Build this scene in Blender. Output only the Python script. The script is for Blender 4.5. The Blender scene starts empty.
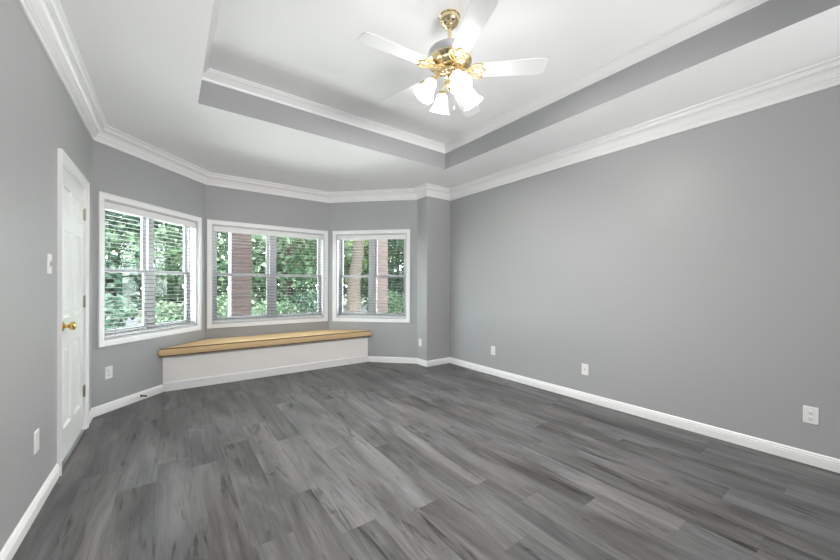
import bpy, math, random
import numpy as np
from mathutils import Vector, Matrix
PI = math.pi
SC = bpy.context.scene
COL = SC.collection

# ------------------------------------------------------------------ camera
FPX = 339.0
cam_d = bpy.data.cameras.new('camera')
cam_d.sensor_fit = 'HORIZONTAL'
cam_d.sensor_width = 36.0
cam_d.lens = 36.0 * FPX / 840.0
cam_d.shift_y = 4.5 / 840.0
cam_d.clip_start = 0.02
cam = bpy.data.objects.new('camera', cam_d)
COL.objects.link(cam)
cam.location = (0, 0, 1.22)
cam.rotation_mode = 'QUATERNION'
cam.rotation_quaternion = (Matrix.Rotation(-math.atan2(249.5, FPX), 4, 'Z') @ Matrix.Rotation(PI / 2, 4, 'X')
                           @ Matrix.Rotation(0.0027, 4, 'Z')).to_quaternion()
SC.camera = cam

# ------------------------------------------------------------------ view, world, added area fill lights
SC.view_settings.view_transform = 'Standard'
SC.view_settings.look = 'None'
SC.view_settings.exposure = 0.50
SC.view_settings.gamma = 1.0
SC.view_settings.use_curve_mapping = False
SC.cycles.max_bounces = 10
SC.cycles.diffuse_bounces = 6
SC.cycles.transparent_max_bounces = 16
SC.cycles.use_denoising = True
SC.cycles.sample_clamp_indirect = 6.0

SKY_STRENGTH = 18.0
HALL_FILL_POWER = 62.0
GROUND_FILL_POWER = 1650.0
BULB_POWER = 120.0
SHADE_GLOW = 1.0

world = bpy.data.worlds.new('sky')
SC.world = world
world.use_nodes = True
wn = world.node_tree
bg = wn.nodes['Background']
bg.inputs[0].default_value = (0.90, 0.96, 1.0, 1)
bg.inputs[1].default_value = SKY_STRENGTH

hall_d = bpy.data.lights.new('hall_fill_light', 'AREA')
hall_d.shape = 'RECTANGLE'
hall_d.size, hall_d.size_y = 3.2, 0.9
hall_d.energy = HALL_FILL_POWER
hall_d.color = (1.0, 0.99, 0.985)
hall = bpy.data.objects.new('hall_fill_light', hall_d)
COL.objects.link(hall)
hall_d.spread = math.radians(64)
hall.location = (1.5, -4.6, 0.45)
hall.rotation_euler = (math.radians(125), 0, 0)                 # added fill light; faces +Y and up, through the added opening

ground_fill_d = bpy.data.lights.new('ground_fill_light', 'AREA')           # added upward fill light outside the bay; no paving is modelled there
ground_fill_d.shape = 'RECTANGLE'
ground_fill_d.size, ground_fill_d.size_y = 8.0, 2.0
ground_fill_d.energy = GROUND_FILL_POWER
ground_fill = bpy.data.objects.new('ground_fill_light', ground_fill_d)
COL.objects.link(ground_fill)
ground_fill.location = (1.3, 8.2, -0.37)
ground_fill.rotation_euler = (math.radians(180), 0, 0)

# ------------------------------------------------------------------ materials
MATS = {}
def mat(name, color, rough=0.5, metal=0.0, spec=0.5, bump=None, vary=None, coat=0.0):
    m = bpy.data.materials.new(name)
    m.use_nodes = True
    nt = m.node_tree
    b = nt.nodes['Principled BSDF']
    b.inputs['Base Color'].default_value = (*color, 1)
    b.inputs['Roughness'].default_value = rough
    b.inputs['Metallic'].default_value = metal
    b.inputs['Specular IOR Level'].default_value = spec
    b.inputs['Coat Weight'].default_value = coat
    if bump or vary:
        tc = nt.nodes.new('ShaderNodeTexCoord')
    if bump:                                   # (scale, strength)
        n = nt.nodes.new('ShaderNodeTexNoise')
        n.inputs['Scale'].default_value = bump[0]
        n.inputs['Detail'].default_value = 3
        nt.links.new(tc.outputs['Object'], n.inputs['Vector'])
        bp = nt.nodes.new('ShaderNodeBump')
        bp.inputs['Strength'].default_value = bump[1]
        bp.inputs['Distance'].default_value = 0.004
        nt.links.new(n.outputs['Fac'], bp.inputs['Height'])
        nt.links.new(bp.outputs['Normal'], b.inputs['Normal'])
    if vary:                                   # (scale, second colour)
        n2 = nt.nodes.new('ShaderNodeTexNoise')
        n2.inputs['Scale'].default_value = vary[0]
        n2.inputs['Detail'].default_value = 4
        nt.links.new(tc.outputs['Object'], n2.inputs['Vector'])
        mx = nt.nodes.new('ShaderNodeMix')
        mx.data_type = 'RGBA'
        nt.links.new(n2.outputs['Fac'], mx.inputs['Factor'])
        mx.inputs['A'].default_value = (*color, 1)
        mx.inputs['B'].default_value = (*vary[1], 1)
        nt.links.new(mx.outputs['Result'], b.inputs['Base Color'])
    MATS[name] = m
    return m

M_WALL = mat('grey_wall_paint', (0.380, 0.386, 0.390), 0.42, spec=0.35, bump=(260, 0.06))
M_CEIL = mat('white_ceiling_paint', (0.93, 0.93, 0.935), 0.5, spec=0.5, bump=(180, 0.05))
M_TRIM = mat('white_trim_paint', (0.84, 0.84, 0.84), 0.34, bump=(60, 0.02))
M_DOOR = mat('white_door_paint', (0.80, 0.805, 0.79), 0.28, bump=(90, 0.03))
M_BENCH = mat('white_bench_paint', (0.90, 0.89, 0.865), 0.4, bump=(60, 0.02))
M_VINYL = mat('white_vinyl', (0.62, 0.62, 0.645), 0.35, bump=(40, 0.01))
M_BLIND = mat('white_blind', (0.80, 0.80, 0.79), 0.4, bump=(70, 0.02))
M_SLAT = mat('darkened_white_slat', (0.12, 0.12, 0.12), 0.45, bump=(70, 0.02))  # white slats coloured dark grey to offset the strong sky light on them
M_PLATE = mat('white_plate_plastic', (0.82, 0.82, 0.80), 0.3, bump=(50, 0.01))
M_DARKSLOT = mat('dark_slot', (0.03, 0.03, 0.03), 0.6, bump=(50, 0.02))
M_BRASS = mat('polished_brass', (0.80, 0.67, 0.42), 0.2, metal=1.0, bump=(35, 0.03))
M_IRON = mat('satin_brass', (0.56, 0.43, 0.22), 0.42, metal=1.0, bump=(35, 0.03))
M_GOLD = mat('golden_door_brass', (0.80, 0.55, 0.18), 0.2, metal=1.0, bump=(35, 0.03))
M_HINGE = mat('aged_nickel_hinge', (0.42, 0.38, 0.30), 0.35, metal=0.9, bump=(80, 0.05))
M_BLADE = mat('white_fan_blade', (0.90, 0.90, 0.90), 0.30, bump=(50, 0.02))
M_FANWHITE = mat('white_enamel', (0.62, 0.62, 0.65), 0.3, bump=(50, 0.02))
M_CUSH = mat('tan_cushion_fabric', (0.68, 0.48, 0.27), 0.85, spec=0.2, bump=(420, 0.25), vary=(6, (0.73, 0.53, 0.31)))
M_PIPING = mat('dark_brown_piping', (0.07, 0.045, 0.025), 0.8, bump=(300, 0.2))
M_THRESH = mat('grey_threshold', (0.10, 0.10, 0.10), 0.5, bump=(60, 0.05))
M_BARK = mat('grey_brown_bark', (0.038, 0.031, 0.026), 0.9, spec=0.1, bump=(14, 0.9), vary=(9, (0.023, 0.019, 0.016)))
M_PVC = mat('white_painted_metal', (0.170, 0.170, 0.170), 0.4, bump=(20, 0.02))
M_CONC = mat('pale_concrete', (0.05, 0.05, 0.053), 0.85, bump=(30, 0.3), vary=(2, (0.04, 0.04, 0.043)))
M_STOP = mat('dark_steel_spring', (0.10, 0.09, 0.08), 0.4, metal=0.6, bump=(80, 0.05))

def brick_material():
    m = bpy.data.materials.new('red_brown_brick'); m.use_nodes = True
    nt = m.node_tree; b = nt.nodes['Principled BSDF']
    tc = nt.nodes.new('ShaderNodeTexCoord')
    sp = nt.nodes.new('ShaderNodeSeparateXYZ'); nt.links.new(tc.outputs['Object'], sp.inputs[0])
    ad = nt.nodes.new('ShaderNodeMath'); ad.operation = 'ADD'
    nt.links.new(sp.outputs['X'], ad.inputs[0]); nt.links.new(sp.outputs['Y'], ad.inputs[1])
    cb = nt.nodes.new('ShaderNodeCombineXYZ')
    nt.links.new(ad.outputs[0], cb.inputs['X']); nt.links.new(sp.outputs['Z'], cb.inputs['Y'])
    br = nt.nodes.new('ShaderNodeTexBrick')
    br.inputs['Scale'].default_value = 1.0
    br.inputs['Brick Width'].default_value = 0.21
    br.inputs['Row Height'].default_value = 0.075
    br.inputs['Mortar Size'].default_value = 0.006
    br.inputs['Color1'].default_value = (0.038, 0.0205, 0.0175, 1)
    br.inputs['Color2'].default_value = (0.027, 0.015, 0.013, 1)
    br.inputs['Mortar'].default_value = (0.056, 0.045, 0.041, 1)
    nt.links.new(cb.outputs[0], br.inputs['Vector'])
    nt.links.new(br.outputs['Color'], b.inputs['Base Color'])
    b.inputs['Roughness'].default_value = 0.9
    return m
M_BRICK = brick_material()

def leaf_material(name, ca, cb, cc):
    m = bpy.data.materials.new(name); m.use_nodes = True
    nt = m.node_tree
    for n in list(nt.nodes):
        if n.type != 'OUTPUT_MATERIAL': nt.nodes.remove(n)
    out = [n for n in nt.nodes if n.type == 'OUTPUT_MATERIAL'][0]
    g = nt.nodes.new('ShaderNodeNewGeometry')
    r = nt.nodes.new('ShaderNodeValToRGB')
    r.color_ramp.elements[0].color = (*ca, 1)
    r.color_ramp.elements[1].color = (*cc, 1)
    e = r.color_ramp.elements.new(0.5); e.color = (*cb, 1)
    nt.links.new(g.outputs['Random Per Island'], r.inputs['Fac'])
    d = nt.nodes.new('ShaderNodeBsdfDiffuse'); t = nt.nodes.new('ShaderNodeBsdfTranslucent')
    nt.links.new(r.outputs['Color'], d.inputs['Color']); nt.links.new(r.outputs['Color'], t.inputs['Color'])
    mx = nt.nodes.new('ShaderNodeMixShader'); mx.inputs[0].default_value = 0.4
    nt.links.new(d.outputs[0], mx.inputs[1]); nt.links.new(t.outputs[0], mx.inputs[2])
    nt.links.new(mx.outputs[0], out.inputs['Surface'])
    return m
M_LEAF = leaf_material('green_leaves', (0.028, 0.060, 0.031), (0.069, 0.110, 0.063), (0.146, 0.183, 0.126))
M_LEAF2 = leaf_material('blue_green_leaves', (0.022, 0.048, 0.031), (0.053, 0.088, 0.063), (0.115, 0.148, 0.115))
M_LEAF3 = leaf_material('yellow_green_leaves', (0.053, 0.083, 0.028), (0.095, 0.133, 0.053), (0.164, 0.196, 0.107))
M_LAWN = mat('lawn_green', (0.05, 0.07, 0.04), 0.95, spec=0.1, bump=(60, 0.5), vary=(1.5, (0.08, 0.10, 0.06)))

def glass_material():
    m = bpy.data.materials.new('clear_window_glass'); m.use_nodes = True
    nt = m.node_tree
    for n in list(nt.nodes):
        if n.type != 'OUTPUT_MATERIAL': nt.nodes.remove(n)
    out = [n for n in nt.nodes if n.type == 'OUTPUT_MATERIAL'][0]
    tr = nt.nodes.new('ShaderNodeBsdfTransparent'); tr.inputs[0].default_value = (0.93, 0.955, 0.94, 1)
    gl = nt.nodes.new('ShaderNodeBsdfGlossy'); gl.inputs['Roughness'].default_value = 0.03
    mx = nt.nodes.new('ShaderNodeMixShader'); mx.inputs[0].default_value = 0.015
    nt.links.new(tr.outputs[0], mx.inputs[1]); nt.links.new(gl.outputs[0], mx.inputs[2])
    nt.links.new(mx.outputs[0], out.inputs['Surface'])
    return m
M_GLASS = glass_material()

def shade_material():
    m = bpy.data.materials.new('lit_frosted_glass'); m.use_nodes = True
    nt = m.node_tree; b = nt.nodes['Principled BSDF']
    b.inputs['Base Color'].default_value = (0.9, 0.9, 0.9, 1)
    b.inputs['Roughness'].default_value = 0.35
    b.inputs['Emission Color'].default_value = (1.0, 0.99, 0.97, 1)
    b.inputs['Emission Strength'].default_value = SHADE_GLOW
    tl = nt.nodes.new('ShaderNodeBsdfTranslucent'); tl.inputs['Color'].default_value = (0.95, 0.95, 0.95, 1)
    mx = nt.nodes.new('ShaderNodeMixShader'); mx.inputs[0].default_value = 0.75
    out = [n for n in nt.nodes if n.type == 'OUTPUT_MATERIAL'][0]
    nt.links.new(b.outputs[0], mx.inputs[1]); nt.links.new(tl.outputs[0], mx.inputs[2])
    tr = nt.nodes.new('ShaderNodeBsdfTransparent')
    m2 = nt.nodes.new('ShaderNodeMixShader'); m2.inputs[0].default_value = 0.11
    nt.links.new(mx.outputs[0], m2.inputs[1]); nt.links.new(tr.outputs[0], m2.inputs[2])
    nt.links.new(m2.outputs[0], out.inputs['Surface'])
    return m
M_SHADE = shade_material()

def bulb_material():
    m = bpy.data.materials.new('lit_bulb'); m.use_nodes = True
    b = m.node_tree.nodes['Principled BSDF']
    b.inputs['Emission Color'].default_value = (1.0, 0.95, 0.85, 1)
    b.inputs['Emission Strength'].default_value = 6.0
    return m
M_BULB = bulb_material()

def floor_material():
    m = bpy.data.materials.new('grey_wood_planks'); m.use_nodes = True
    nt = m.node_tree; N = nt.nodes; K = nt.links
    b = N['Principled BSDF']
    tc = N.new('ShaderNodeTexCoord')
    sp = N.new('ShaderNodeSeparateXYZ'); K.new(tc.outputs['Object'], sp.inputs[0])
    def mth(op, a, bb=None):
        n = N.new('ShaderNodeMath'); n.operation = op
        for i, v in enumerate((a, bb)):
            if v is None: continue
            if isinstance(v, (int, float)): n.inputs[i].default_value = v
            else: K.new(v, n.inputs[i])
        return n.outputs[0]
    W, LN = 0.185, 1.22
    xs = mth('DIVIDE', mth('ADD', sp.outputs['X'], 10.0*W+0.25), W)
    row = mth('FLOOR', xs)
    xf = mth('FRACT', xs)
    wn1 = N.new('ShaderNodeTexWhiteNoise'); wn1.noise_dimensions = '1D'; K.new(row, wn1.inputs['W'])
    ys = mth('ADD', mth('DIVIDE', sp.outputs['Y'], LN), mth('MULTIPLY', wn1.outputs['Value'], 7.0))
    pl = mth('FLOOR', ys)
    yf = mth('FRACT', ys)
    cb = N.new('ShaderNodeCombineXYZ'); K.new(row, cb.inputs['X']); K.new(pl, cb.inputs['Y'])
    wn2 = N.new('ShaderNodeTexWhiteNoise'); wn2.noise_dimensions = '2D'; K.new(cb.outputs[0], wn2.inputs['Vector'])
    tone = wn2.outputs['Value']
    # grain coordinates, shifted per plank
    gx = mth('ADD', mth('MULTIPLY', sp.outputs['X'], 1.0), mth('MULTIPLY', tone, 37.0))
    gy = mth('ADD', sp.outputs['Y'], mth('MULTIPLY', tone, 91.0))
    def grain(sx, sy, detail, dist=0.0):
        c = N.new('ShaderNodeCombineXYZ')
        K.new(mth('MULTIPLY', gx, sx), c.inputs['X']); K.new(mth('MULTIPLY', gy, sy), c.inputs['Y'])
        n = N.new('ShaderNodeTexNoise'); n.inputs['Scale'].default_value = 1.0
        n.inputs['Detail'].default_value = detail; n.inputs['Roughness'].default_value = 0.6
        n.inputs['Distortion'].default_value = dist
        K.new(c.outputs[0], n.inputs['Vector'])
        return n.outputs['Fac']
    g1 = grain(5.5, 1.0, 5, 0.8)       # broad cloudy streaks
    g2 = grain(62.0, 2.6, 5, 0.5)      # fine fibre
    g3 = grain(17.0, 1.5, 4, 1.5)      # dark smears
    g4 = grain(9.0, 4.5, 3, 0.8)       # knots
    v = mth('ADD', mth('MULTIPLY', mth('SUBTRACT', g1, 0.5), 1.75), 0.53)
    v = mth('ADD', v, mth('MULTIPLY', mth('SUBTRACT', g2, 0.5), 0.55))
    v = mth('ADD', v, mth('MULTIPLY', mth('SUBTRACT', tone, 0.5), 0.25))
    def band(x, lo, hi, k):
        r = N.new('ShaderNodeMapRange'); K.new(x, r.inputs['Value'])
        r.inputs['From Min'].default_value = lo; r.inputs['From Max'].default_value = hi
        return mth('MULTIPLY', r.outputs['Result'], k)
    v = mth('SUBTRACT', v, band(g3, 0.575, 0.70, 0.50))
    v = mth('SUBTRACT', v, band(g4, 0.65, 0.76, 0.40))
    ramp = N.new('ShaderNodeValToRGB')
    ramp.color_ramp.elements[0].position = 0.0; ramp.color_ramp.elements[0].color = (0.019, 0.0192, 0.0198, 1)
    ramp.color_ramp.elements[1].position = 1.0; ramp.color_ramp.elements[1].color = (0.168, 0.170, 0.173, 1)
    e = ramp.color_ramp.elements.new(0.5); e.color = (0.086, 0.0865, 0.0875, 1)
    K.new(v, ramp.inputs['Fac'])
    # seams between planks
    ex = mth('MINIMUM', xf, mth('SUBTRACT', 1.0, xf))
    ey = mth('MULTIPLY', mth('MINIMUM', yf, mth('SUBTRACT', 1.0, yf)), LN / W)
    seam = mth('LESS_THAN', mth('MINIMUM', ex, ey), 0.008)
    mx = N.new('ShaderNodeMix'); mx.data_type = 'RGBA'
    K.new(mth('MULTIPLY', seam, 0.30), mx.inputs['Factor'])
    hue = N.new('ShaderNodeMix'); hue.data_type = 'RGBA'; hue.blend_type = 'MULTIPLY'
    K.new(band(grain(1.7, 0.8, 2), 0.45, 0.65, 1.0), hue.inputs['Factor'])
    K.new(ramp.outputs['Color'], hue.inputs['A']); hue.inputs['B'].default_value = (1.03, 0.975, 0.925, 1)
    K.new(hue.outputs['Result'], mx.inputs['A']); mx.inputs['B'].default_value = (0.035, 0.034, 0.033, 1)
    K.new(mx.outputs['Result'], b.inputs['Base Color'])
    b.inputs['Roughness'].default_value = 0.42
    b.inputs['Specular IOR Level'].default_value = 0.4
    bp = N.new('ShaderNodeBump'); bp.inputs['Strength'].default_value = 0.12; bp.inputs['Distance'].default_value = 0.002
    K.new(g2, bp.inputs['Height']); K.new(bp.outputs['Normal'], b.inputs['Normal'])
    return m
M_FLOOR = floor_material()

# ------------------------------------------------------------------ mesh helpers
class MB:
    def __init__(self): self.v = []; self.f = []
    def add(self, vs, fs):
        o = len(self.v); self.v += [tuple(p) for p in vs]; self.f += [tuple(o + i for i in q) for q in fs]
        return self
    def box(self, a, b):
        x0, y0, z0 = a; x1, y1, z1 = b
        return self.add([(x0,y0,z0),(x1,y0,z0),(x1,y1,z0),(x0,y1,z0),(x0,y0,z1),(x1,y0,z1),(x1,y1,z1),(x0,y1,z1)],
                        [(0,3,2,1),(4,5,6,7),(0,1,5,4),(1,2,6,5),(2,3,7,6),(3,0,4,7)])
    def prism(self, pts, z0, z1):
        n = len(pts)
        self.add([(x, y, z0) for x, y in pts] + [(x, y, z1) for x, y in pts],
                 [tuple(range(n))[::-1], tuple(range(n, 2*n))] + [(i, (i+1) % n, n+(i+1) % n, n+i) for i in range(n)])
        return self
    def lathe(self, prof, seg=32, M=None, mod=None, caps=True):
        M = M or Matrix()
        vs = []; fs = []
        for i, (r, z) in enumerate(prof):
            for k in range(seg):
                a = 2*PI*k/seg
                rr = r * (1 + (mod(i, a) if mod else 0))
                vs.append(M @ Vector((rr*math.cos(a), rr*math.sin(a), z)))
        for i in range(len(prof)-1):
            for k in range(seg):
                k2 = (k+1) % seg
                fs.append((i*seg+k, i*seg+k2, (i+1)*seg+k2, (i+1)*seg+k))
        if caps:
            fs.append(tuple(range(seg))[::-1]); fs.append(tuple(range((len(prof)-1)*seg, len(prof)*seg)))
        return self.add(vs, fs)
    def tube(self, pts, r, seg=8, closed=False):
        pts = [Vector(p) for p in pts]; n = len(pts)
        rs = r if isinstance(r, (list, tuple)) else [r]*n
        vs = []; fs = []; up = None
        for i in range(n):
            a = pts[(i-1) % n] if (closed or i > 0) else pts[i]
            b = pts[(i+1) % n] if (closed or i < n-1) else pts[i]
            t = (b - a).normalized()
            if up is None:
                up = t.orthogonal().normalized()
            else:
                up = (up - t * up.dot(t)).normalized()
            s = t.cross(up)
            for k in range(seg):
                q = 2*PI*k/seg
                vs.append(pts[i] + (up*math.cos(q) + s*math.sin(q)) * rs[i])
        for i in range(n if closed else n-1):
            j = (i+1) % n
            for k in range(seg):
                k2 = (k+1) % seg
                fs.append((i*seg+k, i*seg+k2, j*seg+k2, j*seg+k))
        if not closed:
            fs.append(tuple(range(seg))[::-1]); fs.append(tuple(range((n-1)*seg, n*seg)))
        return self.add(vs, fs)
    def sweep(self, path, prof, closed=True, ends=None):
        """path: (x, y) points run with the room on the LEFT; prof: (inward offset, z).  Mitred corners.
        ends: optional (dir0, dir1) 2-D directions of the neighbouring runs so open ends mitre with them."""
        P = [Vector(p) for p in path]; n = len(P)
        def dirn(i, j): return (P[j] - P[i]).normalized()
        vs = []; fs = []; m = len(prof)
        for i in range(n):
            if closed: d0, d1 = dirn((i-1) % n, i), dirn(i, (i+1) % n)
            else:
                d1 = dirn(i, i+1) if i < n-1 else dirn(i-1, i)
                d0 = dirn(i-1, i) if i > 0 else d1
                if ends:
                    if i == 0 and ends[0]: d0 = Vector(ends[0]).normalized()
                    if i == n-1 and ends[1]: d1 = Vector(ends[1]).normalized()
            n0 = Vector((-d0.y, d0.x)); n1 = Vector((-d1.y, d1.x))
            b = n0 + n1; b = b / max(b.dot(n0), 1e-6)
            for (o, z) in prof:
                vs.append((P[i].x + b.x*o, P[i].y + b.y*o, z))
        for i in range(n if closed else n-1):
            j = (i+1) % n
            for k in range(m):
                k2 = (k+1) % m
                fs.append((i*m+k, j*m+k, j*m+k2, i*m+k2))
        if not closed:
            fs.append(tuple(range(m))); fs.append(tuple(range((n-1)*m, n*m))[::-1])
        return self.add(vs, fs)
    def frame(self, x0, x1, z0, z1, prof):
        """mitred rectangular frame in the XZ plane; prof: (distance inward from the outer edge, y)."""
        m = len(prof); vs = []; fs = []
        for (cx, sx, cz, sz) in ((x0,1,z0,1),(x1,-1,z0,1),(x1,-1,z1,-1),(x0,1,z1,-1)):
            for (o, y) in prof: vs.append((cx + sx*o, y, cz + sz*o))
        for i in range(4):
            j = (i+1) % 4
            for k in range(m):
                k2 = (k+1) % m
                fs.append((i*m+k, j*m+k, j*m+k2, i*m+k2))
        return self.add(vs, fs)
    def build(self, name, material, parent=None, smooth=None, bevel=0.0, bseg=2):
        me = bpy.data.meshes.new(name)
        me.from_pydata(self.v, [], self.f)
        me.update()
        import bmesh
        bm = bmesh.new(); bm.from_mesh(me)
        bmesh.ops.recalc_face_normals(bm, faces=bm.faces)
        bm.to_mesh(me); bm.free()
        me.materials.append(material)
        if smooth is not None:
            me.polygons.foreach_set('use_smooth', [True]*len(me.polygons))
            me.set_sharp_from_angle(angle=math.radians(smooth))
        o = bpy.data.objects.new(name, me)
        COL.objects.link(o)
        if parent is not None: o.parent = parent
        if bevel:
            md = o.modifiers.new('bevel', 'BEVEL'); md.width = bevel; md.segments = bseg; md.limit_method = 'ANGLE'
            md.angle_limit = math.radians(40)
        return o

def tag(o, label=None, cat=None, group=None, kind=None):
    if label: o['label'] = label
    if cat: o['category'] = cat
    if group: o['group'] = group
    if kind: o['kind'] = kind
    return o
def empty(name, loc=(0,0,0), rz=0.0):
    o = bpy.data.objects.new(name, None); COL.objects.link(o)
    o.location = loc; o.rotation_euler = (0, 0, rz); o.empty_display_size = 0.1
    return o
def structure(o, label=None):
    o['kind'] = 'structure'
    if label: o['label'] = label
    return o

# ------------------------------------------------------------------ room plan
XL, XR, YF, YB = -0.576, 3.518, -0.80, 3.99
A, B, C, D, D2 = (XL, 4.255), (0.369, 5.285), (2.050, 5.280), (3.065, 4.24), (3.065, YB)
ROOM = [(XL, YF), (XR, YF), (XR, YB), D2, D, C, B, A]       # counter-clockwise, room on the left
CEIL, TRAYZ = 2.675, 2.95
TRAY = [(0.176, -0.03), (2.79, -0.03), (2.79, 3.262), (0.176, 3.262)]
WT = 0.14                                                   # wall thickness

structure(MB().prism([(XL-.3, YF-4.4), (XR+.3, YF-4.4), (XR+.3, 5.5), (XL-.3, 5.5)], -0.12, 0.0).build('floor', M_FLOOR),
          'grey wood plank floor')

def wall(name, p, q, hole=None, ext=(0.0, 0.0), label=None, top=CEIL+0.02):
    """p -> q runs left to right as seen from inside; hole (s0, s1, z0, z1)."""
    L = math.dist(p, q); ang = math.atan2(q[1]-p[1], q[0]-p[0])
    mb = MB(); a0, a1 = -ext[0], L + ext[1]
    if hole is None:
        mb.box((a0, 0, 0), (a1, WT, top))
    else:
        s0, s1, z0, z1 = hole
        # one closed skin: inner and outer face rings around the hole plus the reveal
        def ring(y): return [(a0,y,0),(a1,y,0),(a1,y,top),(a0,y,top),(s0,y,z0),(s1,y,z0),(s1,y,z1),(s0,y,z1)]
        vs = ring(0) + ring(WT); fs = []
        for o in (0, 8):
            for i in range(4):
                j = (i+1) % 4
                fs.append((o+i, o+j, o+4+j, o+4+i))
        for i in range(4):
            j = (i+1) % 4
            fs.append((i, j, 8+j, 8+i)); fs.append((4+i, 4+j, 12+j, 12+i))
        mb.add(vs, fs)
    o = mb.build(name, M_WALL)
    o.location = (p[0], p[1], 0); o.rotation_euler = (0, 0, ang)
    return structure(o, label)

DOOR_S = (3.075+0.07, 3.995-0.07)          # along the left wall, measured in world y
DOOR_H = 2.012
# windows: casing outer extents along each bay wall
WIN = {'left': (0.046, 1.309), 'mid': (0.018, 1.668), 'right': (0.080, 1.342)}
WZ0, WZ1, CW = 0.628, 2.075, 0.058
def hole_of(k):
    return (WIN[k][0]+CW, WIN[k][1]-CW, WZ0+CW, WZ1-CW)
wall('wall_left', (XL, YF-4.4), A, (DOOR_S[0]-YF+4.4, DOOR_S[1]-YF+4.4, -0.0005, DOOR_H), (0, 0), 'grey left wall with the white door')
wall('wall_bay_left', A, B, hole_of('left'), (0.05, 0.05), 'grey left wall of the bay')
wall('wall_bay_middle', B, C, hole_of('mid'), (0.05, 0.05), 'grey middle wall of the bay')
wall('wall_bay_right', C, D, hole_of('right'), (0.05, 0.0), 'grey right wall of the bay')
wall('wall_bay_return', D, D2, None, (0.0, 0.0), 'short grey return wall at the right end of the bay')
wall('wall_back', D2, (XR, YB), None, (-WT, 0.0), 'short grey back wall between bay and right wall')
wall('wall_right', (XR, YB), (XR, YF-4.4), None, (WT, WT), 'long plain grey right wall')
# front wall behind the camera; opening and hall beyond added for the fill light
OPX0, OPX1, OPZ = -0.3, 3.25, 2.56
wall('wall_front', (XR, YF), (XL, YF), (XR-OPX1, XR-OPX0, -0.0005, OPZ), (0, 0), 'grey front wall with a wide opening added for light')
wall('wall_added_hall', (XR, YF-4.3), (XL, YF-4.3), None, (0.2, 0.2), 'far wall of the added hall beyond the opening')
# fill the dead corner outside the return wall
structure(MB().box((3.205, YB+WT-0.001, 0), (3.65, 4.6, CEIL+.02)).build('wall_corner', M_WALL))

# ceiling: soffit ring, painted tray sides, raised tray top
mb = MB()
OUT = [(XL-.3, YF-4.5), (XR+.3, YF-4.5), (XR+.3, 5.6), (XL-.3, 5.6)]
vs = [(x, y, CEIL) for x, y in OUT] + [(x, y, CEIL) for x, y in TRAY]
mb.add(vs, [(i, (i+1) % 4, 4+(i+1) % 4, 4+i) for i in range(4)])
vs = [(x, y, CEIL+0.06) for x, y in OUT] + [(x, y, CEIL+0.06) for x, y in TRAY]
mb.add(vs, [(i, (i+1) % 4, 4+(i+1) % 4, 4+i) for i in range(4)])
structure(mb.build('ceiling', M_CEIL), 'white ceiling band around the raised tray')
mb = MB()
t = TRAY
T2 = [(t[0][0]-.1, t[0][1]-.1), (t[1][0]+.1, t[1][1]-.1), (t[2][0]+.1, t[2][1]+.1), (t[3][0]-.1, t[3][1]+.1)]
ring = lambda P, z: [(x, y, z) for x, y in P]
mb.add(ring(t, CEIL+0.0005) + ring(t, TRAYZ+.02) + ring(T2, TRAYZ+.02) + ring(T2, CEIL+.0005),
       [(r*4+i, r*4+(i+1) % 4, ((r+1) % 4)*4+(i+1) % 4, ((r+1) % 4)*4+i) for r in range(4) for i in range(4)])
structure(mb.build('ceiling_tray_side', M_WALL), 'grey sides of the raised ceiling tray')
structure(MB().prism(T2, TRAYZ, TRAYZ+.1).build('ceiling_tray_top', M_CEIL), 'white top of the raised ceiling tray')
structure(MB().prism([(XL-.7, YF-4.9), (XR+.7, YF-4.9), (XR+.7, 6.0), (XL-.7, 6.0)], 3.1, 3.2).build('roof', M_CEIL))

# crown mouldings
CROWN = [(0,-.146),(.012,-.146),(.015,-.142),(.015,-.116),(.021,-.115),(.021,-.108),(.024,-.102),(.030,-.100),(.033,-.090),(.042,-.074),
         (.056,-.058),(.072,-.047),(.078,-.045),(.079,-.036),(.086,-.035),(.089,-.024),(.098,-.016),(.110,-.013),(.112,-.0005),(0,-.0005)]
structure(MB().sweep(ROOM, [(o, CEIL+z) for o, z in CROWN]).build('trim_1', M_TRIM, smooth=30), 'white stepped crown moulding around the room')
CROWN2 = [(0,-.078),(.008,-.078),(.012,-.072),(.014,-.060),(.022,-.052),(.034,-.036),(.050,-.024),(.058,-.020),(.060,-.012),(.070,-.010),(.072,-.0005),(0,-.0005)]
structure(MB().sweep(TRAY, [(o, TRAYZ+z) for o, z in CROWN2]).build('trim_2', M_TRIM, smooth=30), 'white crown moulding inside the ceiling tray')

# baseboards
BASE = [(0,0),(.0135,0),(.0135,.052),(.0115,.054),(.0115,.058),(.0135,.060),(.012,.066),(.008,.068),(.008,.073),(.010,.076),(.008,.082),(.004,.086),(0,.087)]
def dv(p, q): return (q[0]-p[0], q[1]-p[1])
def base(name, path, ends=None):
    structure(MB().sweep(path, BASE, closed=False, ends=ends).build(name, M_TRIM, smooth=30))
SEAT_Y = 4.80
def on(p, q, y):
    k = (y-p[1])/(q[1]-p[1]); return (p[0]+k*(q[0]-p[0]), y)
SL, SR = on(A, B, SEAT_Y), on(D, C, SEAT_Y)
base('baseboard_left', [(XL, 3.075), (XL, YF)], (None, dv((XL, YF), (XR, YF))))
base('baseboard_left_corner', [A, (XL, 3.995)], (dv(B, A), None))
base('baseboard_bay_left', [SL, A], (None, dv(A, (XL, YF))))
base('baseboard_bay_right', [D, SR], (dv(D2, D), None))
base('baseboard_bay_return', [D2, D], (dv((XR, YB), D2), dv(D, C)))
base('baseboard_back', [(XR, YB), D2], (dv((XR, YF), (XR, YB)), dv(D2, D)))
base('baseboard_right', [(XR, YF), (XR, YB)], (dv((OPX1, YF), (XR, YF)), dv((XR, YB), D2)))

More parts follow.
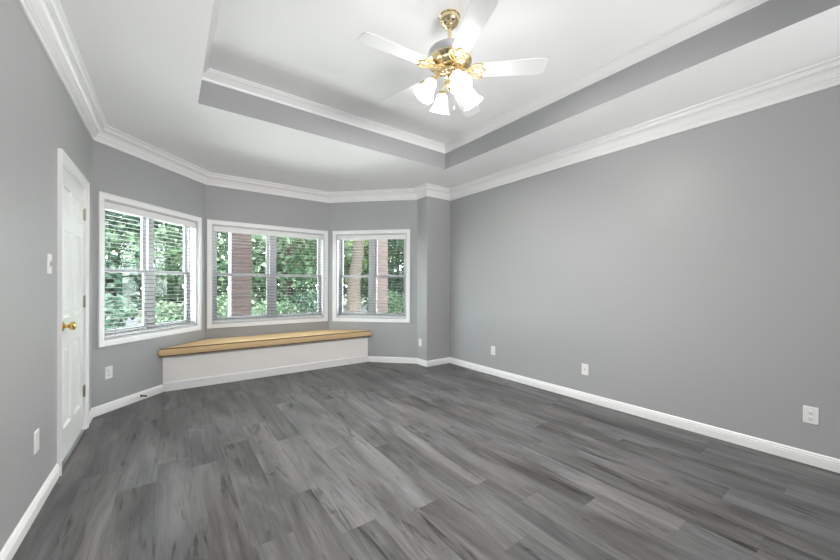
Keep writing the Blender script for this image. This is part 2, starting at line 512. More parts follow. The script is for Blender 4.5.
# ------------------------------------------------------------------ door
door = structure(empty('door_1', (XL, 0.5*(DOOR_S[0]+DOOR_S[1]), 0), PI/2), 'white six panel door on the left wall')
hw = 0.5*(DOOR_S[1]-DOOR_S[0])
# local: x along the wall (to the back), y outward, z up
cas = MB()
cw, ct = 0.068, -0.018
def casing_door(mb):
    prof = [(0.0, 0.0), (0.0, ct-.003), (.010, ct-.003), (.014, ct+.003), (.050, ct+.006), (.060, ct+.010), (.064, ct+.010), (.066, 0.0)]
    x0, x1, z1 = -hw-cw+.004, hw+cw-.004, DOOR_H+cw-.004
    m = len(prof); vs = []; fs = []
    for (cx, sx, cz, sz) in ((x0,1,0,0),(x0,1,z1,-1),(x1,-1,z1,-1),(x1,-1,0,0)):
        for (o, y) in prof: vs.append((cx+sx*o, y, cz+sz*o))
    for i in range(3):
        for k in range(m):
            k2 = (k+1) % m
            fs.append((i*m+k, (i+1)*m+k, (i+1)*m+k2, i*m+k2))
    fs.append(tuple(range(m))); fs.append(tuple(range(3*m, 4*m)))
    mb.add(vs, fs)
casing_door(cas); cas.build('casing', M_TRIM, door, smooth=30)
jb = MB()
jb.box((-hw, .001, 0), (-hw+.012, WT, DOOR_H)).box((hw-.012, .001, 0), (hw, WT, DOOR_H)).box((-hw+.012, .001, DOOR_H-.012), (hw-.012, WT, DOOR_H))
jb.build('jamb', M_TRIM, door)
MB().box((-hw+.012, -.012, .0005), (hw-.012, WT, .014)).build('threshold', M_THRESH, door, bevel=.004)
# the leaf with six raised panels
def door_leaf():
    mb = MB()
    X0, X1, Z0, Z1, yf, yb = -hw+.015, hw-.015, 0.030, DOOR_H-.015, 0.004, 0.040
    w = X1-X0
    st = 0.108; mid = 0.100
    xs = [X0, X0+st, X0+w/2-mid/2, X0+w/2+mid/2, X1-st, X1]
    zs = [Z0, 0.235, 0.800, 0.985, 1.585, 1.695, 1.885, Z1]
    for i in range(5):
        for j in range(7):
            xa, xb, za, zb = xs[i], xs[i+1], zs[j], zs[j+1]
            if i in (1, 3) and j in (1, 3, 5):
                rings = [(0, yf), (.007, yf+.010), (.012, yf+.013), (.026, yf+.013), (.048, yf+.003)]
                vs = []; fs = []
                for (o, y) in rings:
                    vs += [(xa+o, y, za+o), (xb-o, y, za+o), (xb-o, y, zb-o), (xa+o, y, zb-o)]
                for r in range(len(rings)-1):
                    for k in range(4):
                        k2 = (k+1) % 4
                        fs.append((r*4+k, r*4+k2, r*4+4+k2, r*4+4+k))
                r = (len(rings)-1)*4
                fs.append((r, r+1, r+2, r+3))
                mb.add(vs, fs)
            else:
                mb.add([(xa, yf, za), (xb, yf, za), (xb, yf, zb), (xa, yf, zb)], [(0, 1, 2, 3)])
    mb.add([(X0,yf,Z0),(X1,yf,Z0),(X1,yf,Z1),(X0,yf,Z1),(X0,yb,Z0),(X1,yb,Z0),(X1,yb,Z1),(X0,yb,Z1)],
           [(0,4,5,1),(1,5,6,2),(2,6,7,3),(3,7,4,0),(4,7,6,5)])
    # face normals must look into the room: weld first
    o = mb.build('door_leaf', M_DOOR, door)
    import bmesh
    bm = bmesh.new(); bm.from_mesh(o.data)
    bmesh.ops.remove_doubles(bm, verts=bm.verts, dist=1e-5)
    bmesh.ops.recalc_face_normals(bm, faces=bm.faces)
    bm.to_mesh(o.data); bm.free()
    return o
leaf = door_leaf()
RY = Matrix.Rotation(math.radians(90), 4, 'X')              # lathe axis z -> -y (into the room)
kx, kz = -hw+.015+.062, 0.935
KM = Matrix.Translation((kx, 0.004, kz)) @ RY
knob = MB().lathe([(.033,0),(.034,.004),(.030,.008),(.016,.012),(.011,.016),(.011,.030),(.016,.034),(.024,.040),(.029,.050),(.028,.058),(.020,.065),(.006,.068)], 28, KM)
knob = knob.build('door_knob', M_GOLD, door, smooth=40); tag(knob, 'polished brass knob')
for hz in (0.33, 1.07, 1.79):
    hb = MB().box((hw-.034, .000, hz-.045), (hw-.014, .0055, hz+.045))
    hb.lathe([(.0065, -.047), (.0065, .047)], 12, Matrix.Translation((hw-.013, -.004, hz)))
    hb.lathe([(.004, .047), (.0045, .053)], 10, Matrix.Translation((hw-.013, -.004, hz)))
    hb.build('hinge', M_HINGE, door, smooth=40)

# ------------------------------------------------------------------ bay windows and their blinds
def window(num, p, q, key, label):
    s0, s1 = WIN[key]
    L = math.dist(p, q); ux, uy = (q[0]-p[0])/L, (q[1]-p[1])/L
    sm = 0.5*(s0+s1); W = (s1-s0)/2
    ang = math.atan2(uy, ux)
    root = structure(empty('window_%d' % num, (p[0]+ux*sm, p[1]+uy*sm, WZ0), ang), label)
    H = WZ1-WZ0
    # picture-frame casing
    MB().frame(-W, W, 0, H, [(0,-.0002),(0,-.020),(.008,-.020),(.012,-.015),(.040,-.013),(.050,-.009),(.056,-.008),(CW-.004,-.0002)]).build('casing', M_TRIM, root, smooth=30)
    w, zb, zt = W-CW, CW, H-CW                 # clear opening
    # reveal lining
    MB().frame(-w, w, zb, zt, [(.0003, .0005), (.0003, WT-.001), (.011, WT-.001), (.011, .0005)]).build('jamb', M_VINYL, root)
    w -= .011; zb += .011; zt -= .011
    # outer frame + mullion
    MB().frame(-w, w, zb, zt, [(0, .088), (0, .139), (.022, .139), (.022, .110), (.014, .108), (.014, .088)]).build('window_frame', M_VINYL, root)
    mu = 0.030
    MB().box((-mu, .082, zb+.0142), (mu, .138, zt-.0142)).build('mullion', M_VINYL, root, bevel=.004)
    zm = 0.5*(zb+zt)
    for sx in (-1, 1):
        xa, xb = (mu+.001, w-.0145) if sx > 0 else (-w+.0145, -mu-.001)
        for up in (0, 1):
            ya, yb = (.092, .112) if not up else (.114, .134)
            za, zc = (zb+.015, zm+.020) if not up else (zm-.018, zt-.015)
            st, rb, rt = .040, (.052 if not up else .034), (.034 if not up else .040)
            m = MB()
            m.box((xa, ya, za), (xa+st, yb, zc)).box((xb-st, ya, za), (xb, yb, zc))
            m.box((xa+st, ya, za), (xb-st, yb, za+rb)).box((xa+st, ya, zc-rt), (xb-st, yb, zc))
            sash = m.build('sash', M_VINYL, root)
            ym = 0.5*(ya+yb)
            MB().box((xa+st-.004, ym-.002, za+rb-.004), (xb-st+.004, ym+.002, zc-rt+.004)).build('pane', M_GLASS, sash)
    return root

def blind(p, q, key, label):
    s0, s1 = WIN[key]
    L = math.dist(p, q); ux, uy = (q[0]-p[0])/L, (q[1]-p[1])/L
    sm = 0.5*(s0+s1); W = (s1-s0)/2 - CW - .011 - .006
    z0, z1 = WZ0+CW+.011, WZ1-CW-.011
    root = empty('window_blind', (p[0]+ux*sm, p[1]+uy*sm, z0), math.atan2(uy, ux))
    tag(root, label, 'blind', 'white slat blinds in the bay windows')
    H = z1-z0
    MB().box((-W, .026, H-.048), (W, .074, H-.001)).build('headrail', M_BLIND, root, bevel=.003)
    v = MB().box((-W-.003, .004, H-.078), (W+.003, .013, H-.006))
    v.box((-W-.003, .0135, H-.078), (-W+.003, .025, H-.006)).box((W-.003, .0135, H-.078), (W+.003, .025, H-.006))
    v.build('valance', M_BLIND, root, bevel=.003)
    zs0, zs1 = 0.045, H-.080
    n = int(round((zs1-zs0)/.0445)); sl = MB()
    yc, dp, th = .048, .040, .0020
    for i in range(n+1):
        z = zs0 + (zs1-zs0)*i/n
        pr = []
        for k in range(5):
            u = -1+k*0.5
            pr.append((yc+u*dp/2, z+.0018*(1-u*u)+u*dp/2*.07))
        ring = [(y, zz+th/2) for y, zz in pr] + [(y, zz-th/2) for y, zz in reversed(pr)]
        m = len(ring)
        sl.add([(-W, y, zz) for y, zz in ring] + [(W, y, zz) for y, zz in ring],
               [tuple(range(m)), tuple(range(m, 2*m))[::-1]] + [(k, (k+1) % m, m+(k+1) % m, m+k) for k in range(m)])
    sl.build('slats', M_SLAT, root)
    MB().box((-W, yc-.025, .003), (W, yc+.025, .021)).build('bottom_rail', M_BLIND, root, bevel=.004)
    for fx in (-.80, -.28, .28, .80):
        lc = MB()
        for y in (yc-.027, yc+.027):
            lc.tube([(fx*W, y, .016), (fx*W, y, H-.05)], .0011, 6)
        lc.build('ladder_cord', M_SLAT, root)
    return root

window(1, A, B, 'left', 'white twin window in the left wall of the bay')
window(2, B, C, 'mid', 'white twin window in the middle wall of the bay')
window(3, C, D, 'right', 'white twin window in the right wall of the bay')
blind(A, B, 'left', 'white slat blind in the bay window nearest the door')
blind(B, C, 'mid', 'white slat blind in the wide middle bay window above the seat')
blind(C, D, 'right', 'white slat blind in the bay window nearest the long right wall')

# ------------------------------------------------------------------ window seat and its cushion
g = 0.004
def inset_poly(yf, gap=g):
    """trapezoid filling the bay from y = yf back to the middle wall, kept 'gap' off the walls."""
    a, b = on(A, B, yf), on(D, C, yf)
    k1, k2 = gap*1.6, gap*1.6
    return [(a[0]+k1, yf), (b[0]-k2, yf), (C[0]-k2*.6, C[1]-gap), (B[0]+k1*.6, B[1]-gap)]
seat = empty('window_bench', (0.5*(SL[0]+SR[0]), SEAT_Y, 0))
tag(seat, 'white built-in window seat box filling the bay under the windows', 'window seat')
def rel(P, o): return [(x-o.location.x, y-o.location.y) for x, y in P]
MB().prism(rel(inset_poly(SEAT_Y), seat), 0.001, .379).build('seat_box', M_BENCH, seat)
MB().prism(rel(inset_poly(SEAT_Y-.012), seat), .380, .398).build('seat_top', M_BENCH, seat, bevel=.004)
prof = [(-.0003+o, z) for o, z in BASE]
ip = rel([SR, SL], seat)
MB().sweep([(ip[0][0]-.03, 0), (ip[1][0]+.03, 0)], [(o+.0005, z+.0008) for o, z in
   [(0,0),(.013,0),(.013,.092),(.010,.097),(.005,.101),(0,.102)]], closed=False).build('base_trim', M_TRIM, seat, smooth=30)

cush = empty('bench_cushion', (0.5*(SL[0]+SR[0]), SEAT_Y, .399))
tag(cush, 'long tan seat cushion with dark piping lying on the white window seat', 'cushion')
def cushion():
    P = rel(inset_poly(SEAT_Y-.042, .012), cush)
    n = len(P)
    # subdivide outline, build rounded body by stacking inset rings
    def ringpts(inset, z, sub=24):
        out = []
        cx = sum(p[0] for p in P)/n; cy = sum(p[1] for p in P)/n
        Q = []
        for i in range(n):
            p0, p1, p2 = Vector(P[i-1]), Vector(P[i]), Vector(P[(i+1) % n])
            d0 = (p1-p0).normalized(); d1 = (p2-p1).normalized()
            b = Vector((-d0.y, d0.x)) + Vector((-d1.y, d1.x)); b /= b.dot(Vector((-d0.y, d0.x)))
            Q.append(p1 + b*inset)
        for i in range(n):
            a, b = Q[i], Q[(i+1) % n]
            for k in range(sub):
                q = a.lerp(b, k/sub)
                out.append((q.x, q.y, z))
        return out
    T = .096
    rings = [(.02, .0), (.006, .003), (0, .012), (-.004, .035), (-.005, .05), (-.004, .068), (0, .084), (.006, .092), (.02, T), (.06, T+.006), (.12, T+.012), (.19, T+.014)]
    vs = []; fs = []
    rr = [ringpts(i, z) for i, z in rings]
    m = len(rr[0])
    for r in rr: vs += r
    for r in range(len(rr)-1):
        for k in range(m):
            k2 = (k+1) % m
            fs.append((r*m+k, r*m+k2, (r+1)*m+k2, (r+1)*m+k))
    fs.append(tuple(range(m))[::-1]); fs.append(tuple(range((len(rr)-1)*m, len(rr)*m)))
    MB().add(vs, fs).build('cushion_body', M_CUSH, cush, smooth=60)
    for z in (.0075, .0885):
        pp = MB().tube([(x, y, zz) for x, y, zz in ringpts(.0010, z)], .0058, 8, closed=True)
        o = pp.build('piping', M_PIPING, cush, smooth=60); tag(o, 'dark brown piping')
cushion()

# ------------------------------------------------------------------ electrical plates
def plate_base(name, p, ang, label, cat, group=None):
    """p: centre on the wall; ang: direction along the wall, left to right from inside; local y points out of the room."""
    o = empty(name, p, ang); tag(o, label, cat, group); return o
def plate_mesh(root, w=.072, h=.116):
    m = MB(); W, H = w/2, h/2
    m.add([(-W,-.0003,-H),(W,-.0003,-H),(W,-.0003,H),(-W,-.0003,H),(-W,-.003,-H),(W,-.003,-H),(W,-.003,H),(-W,-.003,H),
           (-W+.004,-.006,-H+.004),(W-.004,-.006,-H+.004),(W-.004,-.006,H-.004),(-W+.004,-.006,H-.004)],
          [(0,3,2,1)]+[(i,(i+1)%4,4+(i+1)%4,4+i) for i in range(4)]+[(4+i,4+(i+1)%4,8+(i+1)%4,8+i) for i in range(4)]+[(8,9,10,11)])
    return m.build('plate', M_PLATE, root)
FR = Matrix.Rotation(math.radians(90), 4, 'X')
def outlet(p, ang, label, w=.072):
    o = plate_base('wall_outlet', p, ang, label, 'outlet', 'white outlets low on the walls')
    plate_mesh(o, w)
    for dz in (.0195, -.0195):
        prof = [(.0165, .0058), (.0165, .0075), (.015, .0082)]
        rc = MB().lathe(prof, 24, Matrix.Translation((0, 0, dz)) @ FR @ Matrix.Diagonal((1, .86, 1, 1))).build('receptacle', M_PLATE, o, smooth=40)
        s = MB()
        s.box((-.0075, -.0086, dz+.000), (-.0052, -.0081, dz+.009)).box((.0052, -.0086, dz+.001), (.0072, -.0081, dz+.008))
        s.lathe([(.0027, .0081), (.0027, .0087)], 12, Matrix.Translation((0, 0, dz-.0075)) @ FR)
        s.build('slot', M_DARKSLOT, rc)
    MB().lathe([(.0032, .0058), (.0028, .0068)], 12, FR).build('screw', M_PLATE, o, smooth=40)
    return o
ux, uy = (B[0]-A[0])/math.dist(A, B), (B[1]-A[1])/math.dist(A, B)
aAB = math.atan2(uy, ux)
outlet((A[0]+ux*.150, A[1]+uy*.150, .372), aAB, 'white duplex outlet below the bay window nearest the door')
outlet((3.065, 4.24-.088, .337), -PI/2, 'white outlet on the narrow bay return right of the window seat')
outlet((XR, 3.98-.875, .329), -PI/2, 'white outlet on the right wall closest to the bay corner')
outlet((XR, 3.98-3.70, .336), -PI/2, 'largest white duplex outlet at the right edge of the photo')
cj = plate_base('cable_jack', (XR, 3.98-2.137, .331), -PI/2, 'white cable jack plate with one round socket on the right wall', 'cable jack')
plate_mesh(cj)
jk = MB().lathe([(.0065,.0058),(.0065,.008),(.0048,.0082),(.0048,.015),(.003,.015)], 16, FR).build('socket', M_HINGE, cj, smooth=40); tag(jk, 'metal screw-on socket')
for dz in (.042, -.042):
    MB().lathe([(.0032, .0058), (.0028, .0068)], 12, Matrix.Translation((0, 0, dz)) @ FR).build('screw', M_PLATE, cj, smooth=40)
bp = plate_base('blank_plate', (XL, 2.668, .378), PI/2, 'blank white cover plate low on the left wall before the door', 'cover plate')
plate_mesh(bp)
for dz in (.024, -.024):
    MB().lathe([(.0032, .0058), (.0028, .0068)], 12, Matrix.Translation((0, 0, dz)) @ FR).build('screw', M_PLATE, bp, smooth=40)
sw = plate_base('light_switch', (XL, 2.896, 1.336), PI/2, 'white toggle light switch on the left wall beside the door casing', 'light switch')
plate_mesh(sw, .074)
tg = MB()
tg.box((-.011, -.0085, -.018), (.011, -.006, .018))
tg.add([(-.005,-.008,-.010),(.005,-.008,-.010),(.005,-.008,.008),(-.005,-.008,.008),(-.004,-.022,.000),(.004,-.022,.000),(.004,-.020,.009),(-.004,-.020,.009)],
       [(0,3,2,1),(4,5,6,7),(0,1,5,4),(1,2,6,5),(2,3,7,6),(3,0,4,7)])
M_TOG = mat('beige_toggle_plastic', (0.45, 0.42, 0.36), 0.4, bump=(50, 0.01))
tag(tg.build('toggle', M_TOG, sw), 'beige toggle')
for dz in (.030, -.030):
    MB().lathe([(.0032, .0058), (.0028, .0068)], 12, Matrix.Translation((0, 0, dz)) @ FR).build('screw', M_PLATE, sw, smooth=40)

# spring door stop on the baseboard below the left bay window
ds = empty('door_stop', (A[0]+ux*.47+uy*.0158, A[1]+uy*.47-ux*.0158, .047), aAB)
tag(ds, 'small dark spring door stop on the baseboard below the left bay window', 'door stop')
hel = [(.006*math.cos(q), -.006-.045*q/(2*PI*9), .006*math.sin(q)) for q in np.linspace(0, 2*PI*9, 110)]
sp_ = MB().tube(hel, .0016, 6); sp_.lathe([(.012,0),(.012,.003),(.007,.007)], 16, FR)
sp_.build('spring', M_STOP, ds, smooth=50)
tag(MB().lathe([(.006,.050),(.008,.052),(.008,.064),(.005,.067)], 14, FR).build('tip', M_STOP, ds, smooth=40))

# ------------------------------------------------------------------ ceiling fan
FX, FY = 1.450, 1.655
fan = empty('ceiling_fan', (FX, FY, TRAYZ))
tag(fan, 'brass ceiling fan with five white blades and four lit glass shades', 'ceiling fan')
Z = lambda z: z - TRAYZ
MB().lathe([(.012,Z(2.872)),(.024,Z(2.875)),(.030,Z(2.881)),(.026,Z(2.887)),(.040,Z(2.893)),(.056,Z(2.905)),(.064,Z(2.921)),(.066,Z(2.936)),(.062,Z(2.941)),(.068,Z(2.945)),(.068,Z(2.9497))], 40).build('ceiling_canopy', M_BRASS, fan, smooth=50)
MB().lathe([(.0125,Z(2.712)),(.0125,Z(2.878))], 20).build('downrod', M_BRASS, fan, smooth=50)
tag(MB().lathe([(.018,Z(2.742)),(.028,Z(2.740)),(.032,Z(2.731)),(.090,Z(2.728)),(.126,Z(2.722)),(.137,Z(2.712)),(.139,Z(2.700)),(.139,Z(2.664))], 48).build('motor_cover', M_FANWHITE, fan, smooth=50), 'grey white enamel motor cover')
# brass lower housing with vent slots pressed into its slope
hb = MB().lathe([(.137,Z(2.663)),(.142,Z(2.660)),(.143,Z(2.653)),(.139,Z(2.647)),(.132,Z(2.643)),(.126,Z(2.636)),(.108,Z(2.626)),(.086,Z(2.620)),(.078,Z(2.616)),(.060,Z(2.614)),(.040,Z(2.614))], 120,
                mod=lambda i, a: (.030*(1 if math.sin(a*20) > 0.1 else 0) if i in (5, 6, 7) else 0))
hb.build('motor_housing', M_BRASS, fan, smooth=35)
MB().lathe([(.046,Z(2.6135)),(.052,Z(2.608)),(.054,Z(2.598)),(.050,Z(2.588)),(.040,Z(2.582)),(.030,Z(2.578)),(.024,Z(2.568)),(.034,Z(2.562)),(.036,Z(2.552)),(.026,Z(2.544)),(.020,Z(2.534)),(.024,Z(2.524)),(.026,Z(2.510)),(.020,Z(2.500)),(.012,Z(2.492)),(.014,Z(2.486)),(.006,Z(2.478))], 36).build('light_kit_body', M_BRASS, fan, smooth=40)
BZ = Z(2.598)
def blade_mesh():
    m = MB()
    r0, r1, w0, w1, th = .155, .608, .052, .066, .006
    out = [(r0, -w0*.82), (r0+.015, -w0), (r1-.040, -w1), (r1-.012, -w1*.86), (r1-.002, -w1*.66), (r1, -w1*.5),
           (r1, w1*.5), (r1-.002, w1*.66), (r1-.012, w1*.86), (r1-.040, w1), (r0+.015, w0), (r0, w0*.82)]
    m.prism(out, -th/2, th/2)
    return m
def iron_mesh():
    m = MB()
    # flat arm from the motor to the blade root
    m.tube([(0.043, 0, .020), (0.073, 0, .016), (0.103, 0, .004), (0.130, 0, -.007), (0.158, 0, -.0075)], [.011, .012, .009, .008, .005], 10)
    # open tulip outline lying under the blade root
    half = [(0.116, .010), (0.126, .028), (0.144, .046), (0.168, .056), (0.194, .058), (0.212, .052), (0.204, .040), (0.202, .026), (0.212, .014), (0.228, .004)]
    out = half + [(x, -y) for x, y in reversed(half)]
    m.tube([(x, y, -.0075) for x, y in out], .0040, 8, closed=True)
    for sg in (1, -1):
        m.tube([(0.130, sg*.004, -.0075), (0.148, sg*.018, -.0075), (0.170, sg*.022, -.0075), (0.194, sg*.016, -.0075), (0.208, sg*.010, -.0075)], [.004, .0035, .0032, .003, .002], 8)
        m.tube([(0.134, sg*.010, -.0075), (0.154, sg*.030, -.0075), (0.176, sg*.040, -.0075), (0.198, sg*.046, -.0075)], [.0038, .0032, .003, .002], 8)
        m.lathe([(.003, -.012), (.006, -.010), (.0065, -.005)], 12, Matrix.Translation((0.180, sg*.030, 0)))
    m.lathe([(.004, -.014), (.012, -.011), (.014, -.005)], 14, Matrix.Translation((0.130, 0, 0)))
    return m
blade_src = None
for k in range(5):
    a = math.radians(30.5 + 72*k)
    rot = Matrix.Rotation(a, 4, 'Z') @ Matrix.Rotation(math.radians(-11), 4, 'X')
    if blade_src is None:
        bl = blade_mesh().build('blade', M_BLADE, fan, bevel=.002)
        ir = iron_mesh().build('blade_iron', M_IRON, bl, smooth=50)
        blade_src = (bl, ir)
    else:
        bl = blade_src[0].copy(); COL.objects.link(bl); bl.parent = fan
        ir = blade_src[1].copy(); COL.objects.link(ir); ir.parent = bl
    bl.matrix_local = Matrix.Translation((0, 0, BZ)) @ rot
    ir['label'] = 'brass leaf shaped blade bracket'

def arm_mesh():
    m = MB()
    m.tube([(.018, 0, Z(2.556)), (.045, 0, Z(2.572)), (.078, 0, Z(2.572)), (.098, 0, Z(2.552)), (.106, 0, Z(2.524))], .0062, 10)
    return m
TILT = math.radians(32)
SM = Matrix.Translation((.108, 0, Z(2.524))) @ Matrix.Rotation(-TILT, 4, 'Y')      # local -z runs down and outward
arm_src = None
PROF = [(.022, -.010), (.027, -.014), (.033, -.026), (.037, -.045), (.040, -.065), (.045, -.088), (.053, -.108), (.064, -.124), (.067, -.127),
        (.064, -.125), (.051, -.107), (.043, -.088), (.038, -.065), (.035, -.045), (.031, -.026), (.025, -.015)]
def flute(i, a):
    amp = (0, 0, .006, .012, .015, .02, .035, .055, .06, .06, .04, .02, .015, .012, .006, 0)[i]
    return amp*math.cos(10*a)
for k in range(4):
    a = math.radians(71.7 + 90*k)
    if arm_src is None:
        ar = arm_mesh()
        ar.lathe([(.012, .008), (.024, .004), (.029, -.004), (.029, -.018), (.026, -.020)], 20, SM)
        ar = ar.build('light_arm', M_BRASS, fan, smooth=45)
        sh = MB().lathe(PROF, 60, SM, mod=flute, caps=False)
        sh = sh.build('lamp_shade', M_SHADE, ar, smooth=60)
        bu = MB().lathe([(.011,-.022),(.012,-.040),(.019,-.056),(.022,-.070),(.019,-.084),(.010,-.093),(.002,-.095)], 18, SM).build('bulb', M_BULB, ar, smooth=60)
        arm_src = (ar, sh, bu)
        tag(sh, 'lit frosted glass bell shade')
    else:
        ar = arm_src[0].copy(); COL.objects.link(ar); ar.parent = fan
        for s in arm_src[1:]:
            c = s.copy(); COL.objects.link(c); c.parent = ar
    ar.rotation_euler = (0, 0, a)
    ld = bpy.data.lights.new('bulb_light', 'POINT'); ld.energy = BULB_POWER; ld.shadow_soft_size = .03; ld.color = (1.0, .975, .945)
    lo = bpy.data.objects.new('bulb_light', ld); COL.objects.link(lo)
    d = Matrix.Translation((FX, FY, TRAYZ)) @ Matrix.Rotation(a, 4, 'Z') @ SM @ Vector((0, 0, -.085))
    lo.location = d
ch = MB()
for i in range(34):
    z = 2.486 - i*.0034
    ch.lathe([(.0003, Z(z)-.0013), (.0013, Z(z)-.0007), (.0013, Z(z)+.0007), (.0003, Z(z)+.0013)], 6, Matrix.Translation((.022, -.020, 0)))
ch = ch.build('pull_chain', M_BRASS, fan)
tag(MB().lathe([(.002,Z(2.372)),(.004,Z(2.368)),(.007,Z(2.358)),(.007,Z(2.352)),(.003,Z(2.347))], 14, Matrix.Translation((.022, -.020, 0))).build('chain_knob', M_FANWHITE, ch, smooth=50), 'white knob')

# ------------------------------------------------------------------ outside the bay
GZ = -0.40
lawn = MB().prism([(-40, 5.5), (60, 5.5), (60, 70), (-40, 70)], GZ-.2, GZ).build('lawn_ground', M_LAWN); structure(lawn)
drive = MB().prism([(-14, 15.0), (30, 19.0), (30, 23.5), (-14, 19.5)], GZ+.001, GZ+.04).build('driveway_ground', M_CONC); structure(drive)

pc = empty('brick_column', (0.985, 6.62, GZ))
tag(pc, 'red brick porch column outside the middle bay window', 'column', 'brick porch columns')
MB().box((-.15, -.15, 0.01), (.15, .15, 3.6)).build('shaft', M_BRICK, pc)
MB().box((-.185, -.185, 0.0), (.185, .185, .22)).build('plinth', M_BRICK, pc)
dp = MB()
dp.box((.785, 6.47, GZ+.002), (.83, 6.54, 3.2)); dp.box((.785, 6.36, GZ+.002), (.83, 6.469, GZ+.07))
dp = dp.build('downspout', M_PVC, bevel=.006); tag(dp, 'white square downspout left of the brick column outside the middle window', 'downspout')
pc2 = empty('brick_column', (3.95, 7.0, GZ))
tag(pc2, 'red brick porch column seen in the right half of the right bay window', 'column', 'brick porch columns')
MB().box((-.15, -.15, 0.01), (.15, .15, 3.6)).build('shaft', M_BRICK, pc2)
MB().box((-.185, -.185, 0.0), (.185, .185, .22)).build('plinth', M_BRICK, pc2)

rng = np.random.default_rng(7)
def leaves_mesh(name, centers, radii, count, size, material, parent, squash=1.0):
    """count leaf blades (folded quads) scattered in a union of blobs."""
    centers = np.array(centers, float); radii = np.array(radii, float)
    wts = radii**2.2; idx = rng.choice(len(radii), count, p=wts/wts.sum())
    d = rng.normal(size=(count, 3)); d /= np.linalg.norm(d, axis=1)[:, None]
    r = radii[idx]*rng.uniform(0.25, 1.0, count)**0.5
    pos = centers[idx] + d*r[:, None]*np.array([1, 1, squash])
    # orientation: blade direction t, side s
    t = rng.normal(size=(count, 3)); t[:, 2] -= .5; t /= np.linalg.norm(t, axis=1)[:, None]
    s = np.cross(t, rng.normal(size=(count, 3))); s /= np.linalg.norm(s, axis=1)[:, None]
    nrm = np.cross(t, s)
    L = size*rng.uniform(.6, 1.3, count)[:, None]; Wd = L*.32
    tail = pos - t*L*.5; tip = pos + t*L*.5
    la = pos + s*Wd + nrm*Wd*.35; lb = pos - s*Wd + nrm*Wd*.35
    V = np.stack([tail, la, tip, lb], 1).reshape(-1, 3)
    me = bpy.data.meshes.new(name)
    me.vertices.add(len(V)); me.vertices.foreach_set('co', V.astype(np.float32).ravel())
    tri = (np.arange(count)[:, None]*4 + np.array([0, 1, 2, 0, 2, 3])[None]).ravel().astype(np.int32)
    nf = count*2
    me.loops.add(nf*3); me.loops.foreach_set('vertex_index', tri)
    me.polygons.add(nf)
    me.polygons.foreach_set('loop_start', np.arange(0, nf*3, 3, dtype=np.int32))
    me.update(calc_edges=True); me.validate()
    me.materials.append(material)
    o = bpy.data.objects.new(name, me); COL.objects.link(o); o.parent = parent
    return o

def tree(x, y, h, r, z0, material, label, n=9000, size=.17, trunk=.14, lean=(0, 0)):
    t = empty('tree', (x, y, GZ)); tag(t, label, 'tree', 'trees beyond the bay windows')
    tp = [(lean[0]*k*h*.75, lean[1]*k*h*.75, k*h*.75) for k in np.linspace(0, 1, 8)]
    tp = [(a+.05*math.sin(3*c), b+.05*math.cos(2.3*c), c) for a, b, c in tp]
    tr = MB().tube(tp, [trunk*(1.15-.75*k/7) for k in range(8)], 14)
    for k in range(7):
        a = rng.uniform(0, 2*PI); zz = z0 + (h*.72-z0)*k/7
        b0 = (lean[0]*zz, lean[1]*zz, zz)
        tr.tube([b0, (b0[0]+r*.4*math.cos(a), b0[1]+r*.4*math.sin(a), zz+.35), (b0[0]+r*.8*math.cos(a+.3), b0[1]+r*.8*math.sin(a+.3), zz+.5)], [trunk*.4, trunk*.25, trunk*.1], 7)
    tr.build('trunk', M_BARK, t, smooth=60)
    cs = []; rs = []
    for k in range(26):
        a = rng.uniform(0, 2*PI); q = rng.uniform(0, 1)**.6*r; zz = rng.uniform(z0, h)
        q *= .45+.55*math.sin(PI*min(max((zz-z0)/(h-z0), .12), .95))
        cs.append((lean[0]*zz+q*math.cos(a), lean[1]*zz+q*math.sin(a), zz)); rs.append(rng.uniform(.28, .5)*r)
    leaves_mesh('foliage', cs, rs, n, size, material, t, .75)
    return t
def shrub(x, y, h, r, material, label, n=3500, size=.11):
    t = empty('shrub', (x, y, GZ)); tag(t, label, 'shrub', 'shrubs outside the bay windows')
    st = MB()
    for k in range(5):
        a = 2*PI*k/5
        st.tube([(.05*math.cos(a), .05*math.sin(a), 0), (.3*r*math.cos(a), .3*r*math.sin(a), h*.45), (.5*r*math.cos(a+.3), .5*r*math.sin(a+.3), h*.8)], [.025, .018, .008], 6)
    st.build('stem', M_BARK, t)
    cs = []; rs = []
    for k in range(14):
        a = rng.uniform(0, 2*PI); q = rng.uniform(0, .7)*r
        zz = rng.uniform(.2*h, .85*h)
        cs.append((q*math.cos(a), q*math.sin(a), zz)); rs.append(rng.uniform(.3, .45)*r)
    leaves_mesh('foliage', cs, rs, n, size, material, t, .8)
    return t
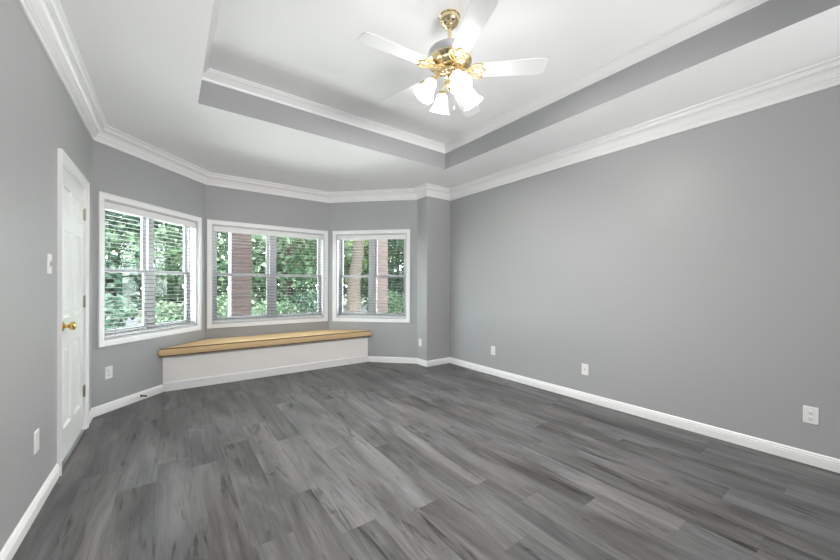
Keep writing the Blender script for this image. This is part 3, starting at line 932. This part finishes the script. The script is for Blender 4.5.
# the leaning trunk seen in the right window
t = tree(4.45, 9.70, 8.0, 2.2, 3.6, M_LEAF3, 'thick leaning tree trunk seen in the left half of the right bay window', 9000, .15, .21, (.085, -.03))
LT = [(-6.0, 13.5, 7.5, 2.8, .9, M_LEAF, 'broad green tree left of the view through the door-side window'),
      (-2.2, 12.6, 7.0, 2.6, .8, M_LEAF2, 'blue green tree filling the left half of the door-side bay window'),
      (0.9, 13.4, 7.5, 2.6, .8, M_LEAF, 'green tree filling the right half of the door-side bay window'),
      (3.3, 12.0, 7.0, 2.3, .7, M_LEAF, 'leafy green tree behind the brick column of the middle window'),
      (5.6, 15.2, 8.0, 3.0, .8, M_LEAF3, 'yellow green tree in the right half of the middle bay window'),
      (8.1, 14.2, 7.8, 2.8, .9, M_LEAF2, 'dark green tree behind the leaning trunk of the right window'),
      (9.4, 12.2, 7.2, 2.5, .9, M_LEAF, 'light leafy tree right of the brick column of the right window'),
      (12.5, 14.0, 8.0, 3.0, .9, M_LEAF3, 'green tree at the far right beyond the right bay window')]
for (x, y, h, r, z0, m_, lab) in LT:
    tree(x, y, h, r, z0, m_, lab, 8500, .20)
far = [(-9, 24), (-3.5, 25), (1.5, 26), (6.5, 25), (11, 24), (16, 25), (21, 23), (27, 26)]
fl = ['far background tree beyond the left edge of the door-side window', 'far background tree behind the blue green tree',
      'far background tree between the door-side and middle windows', 'far background tree behind the middle of the middle window',
      'far background tree at the right edge of the middle window', 'far background tree behind the leaning trunk',
      'far background tree behind the right brick column', 'far background tree beyond the right edge of the right window']
for (x, y), lab in zip(far, fl):
    tree(x, y, 11.0, 4.0, .6, M_LEAF2, lab, 9000, .34, .2)
SH = [(-1.6, 10.2, 1.3, 1.0, M_LEAF2, 'low blue green shrub below the left half of the door-side window'),
      (0.4, 10.0, 1.3, 1.0, M_LEAF, 'low green shrub below the right half of the door-side window'),
      (2.3, 9.6, 1.2, .9, M_LEAF, 'low green shrub right of the brick column in the middle window'),
      (3.5, 10.6, 1.3, 1.0, M_LEAF2, 'low dark shrub in the right half of the middle window'),
      (6.9, 11.0, 1.3, 1.0, M_LEAF, 'low green shrub right of the leaning trunk'),
      (7.9, 10.6, 1.2, .9, M_LEAF3, 'low yellow green shrub right of the brick column in the right window')]
for a in SH: shrub(*a)
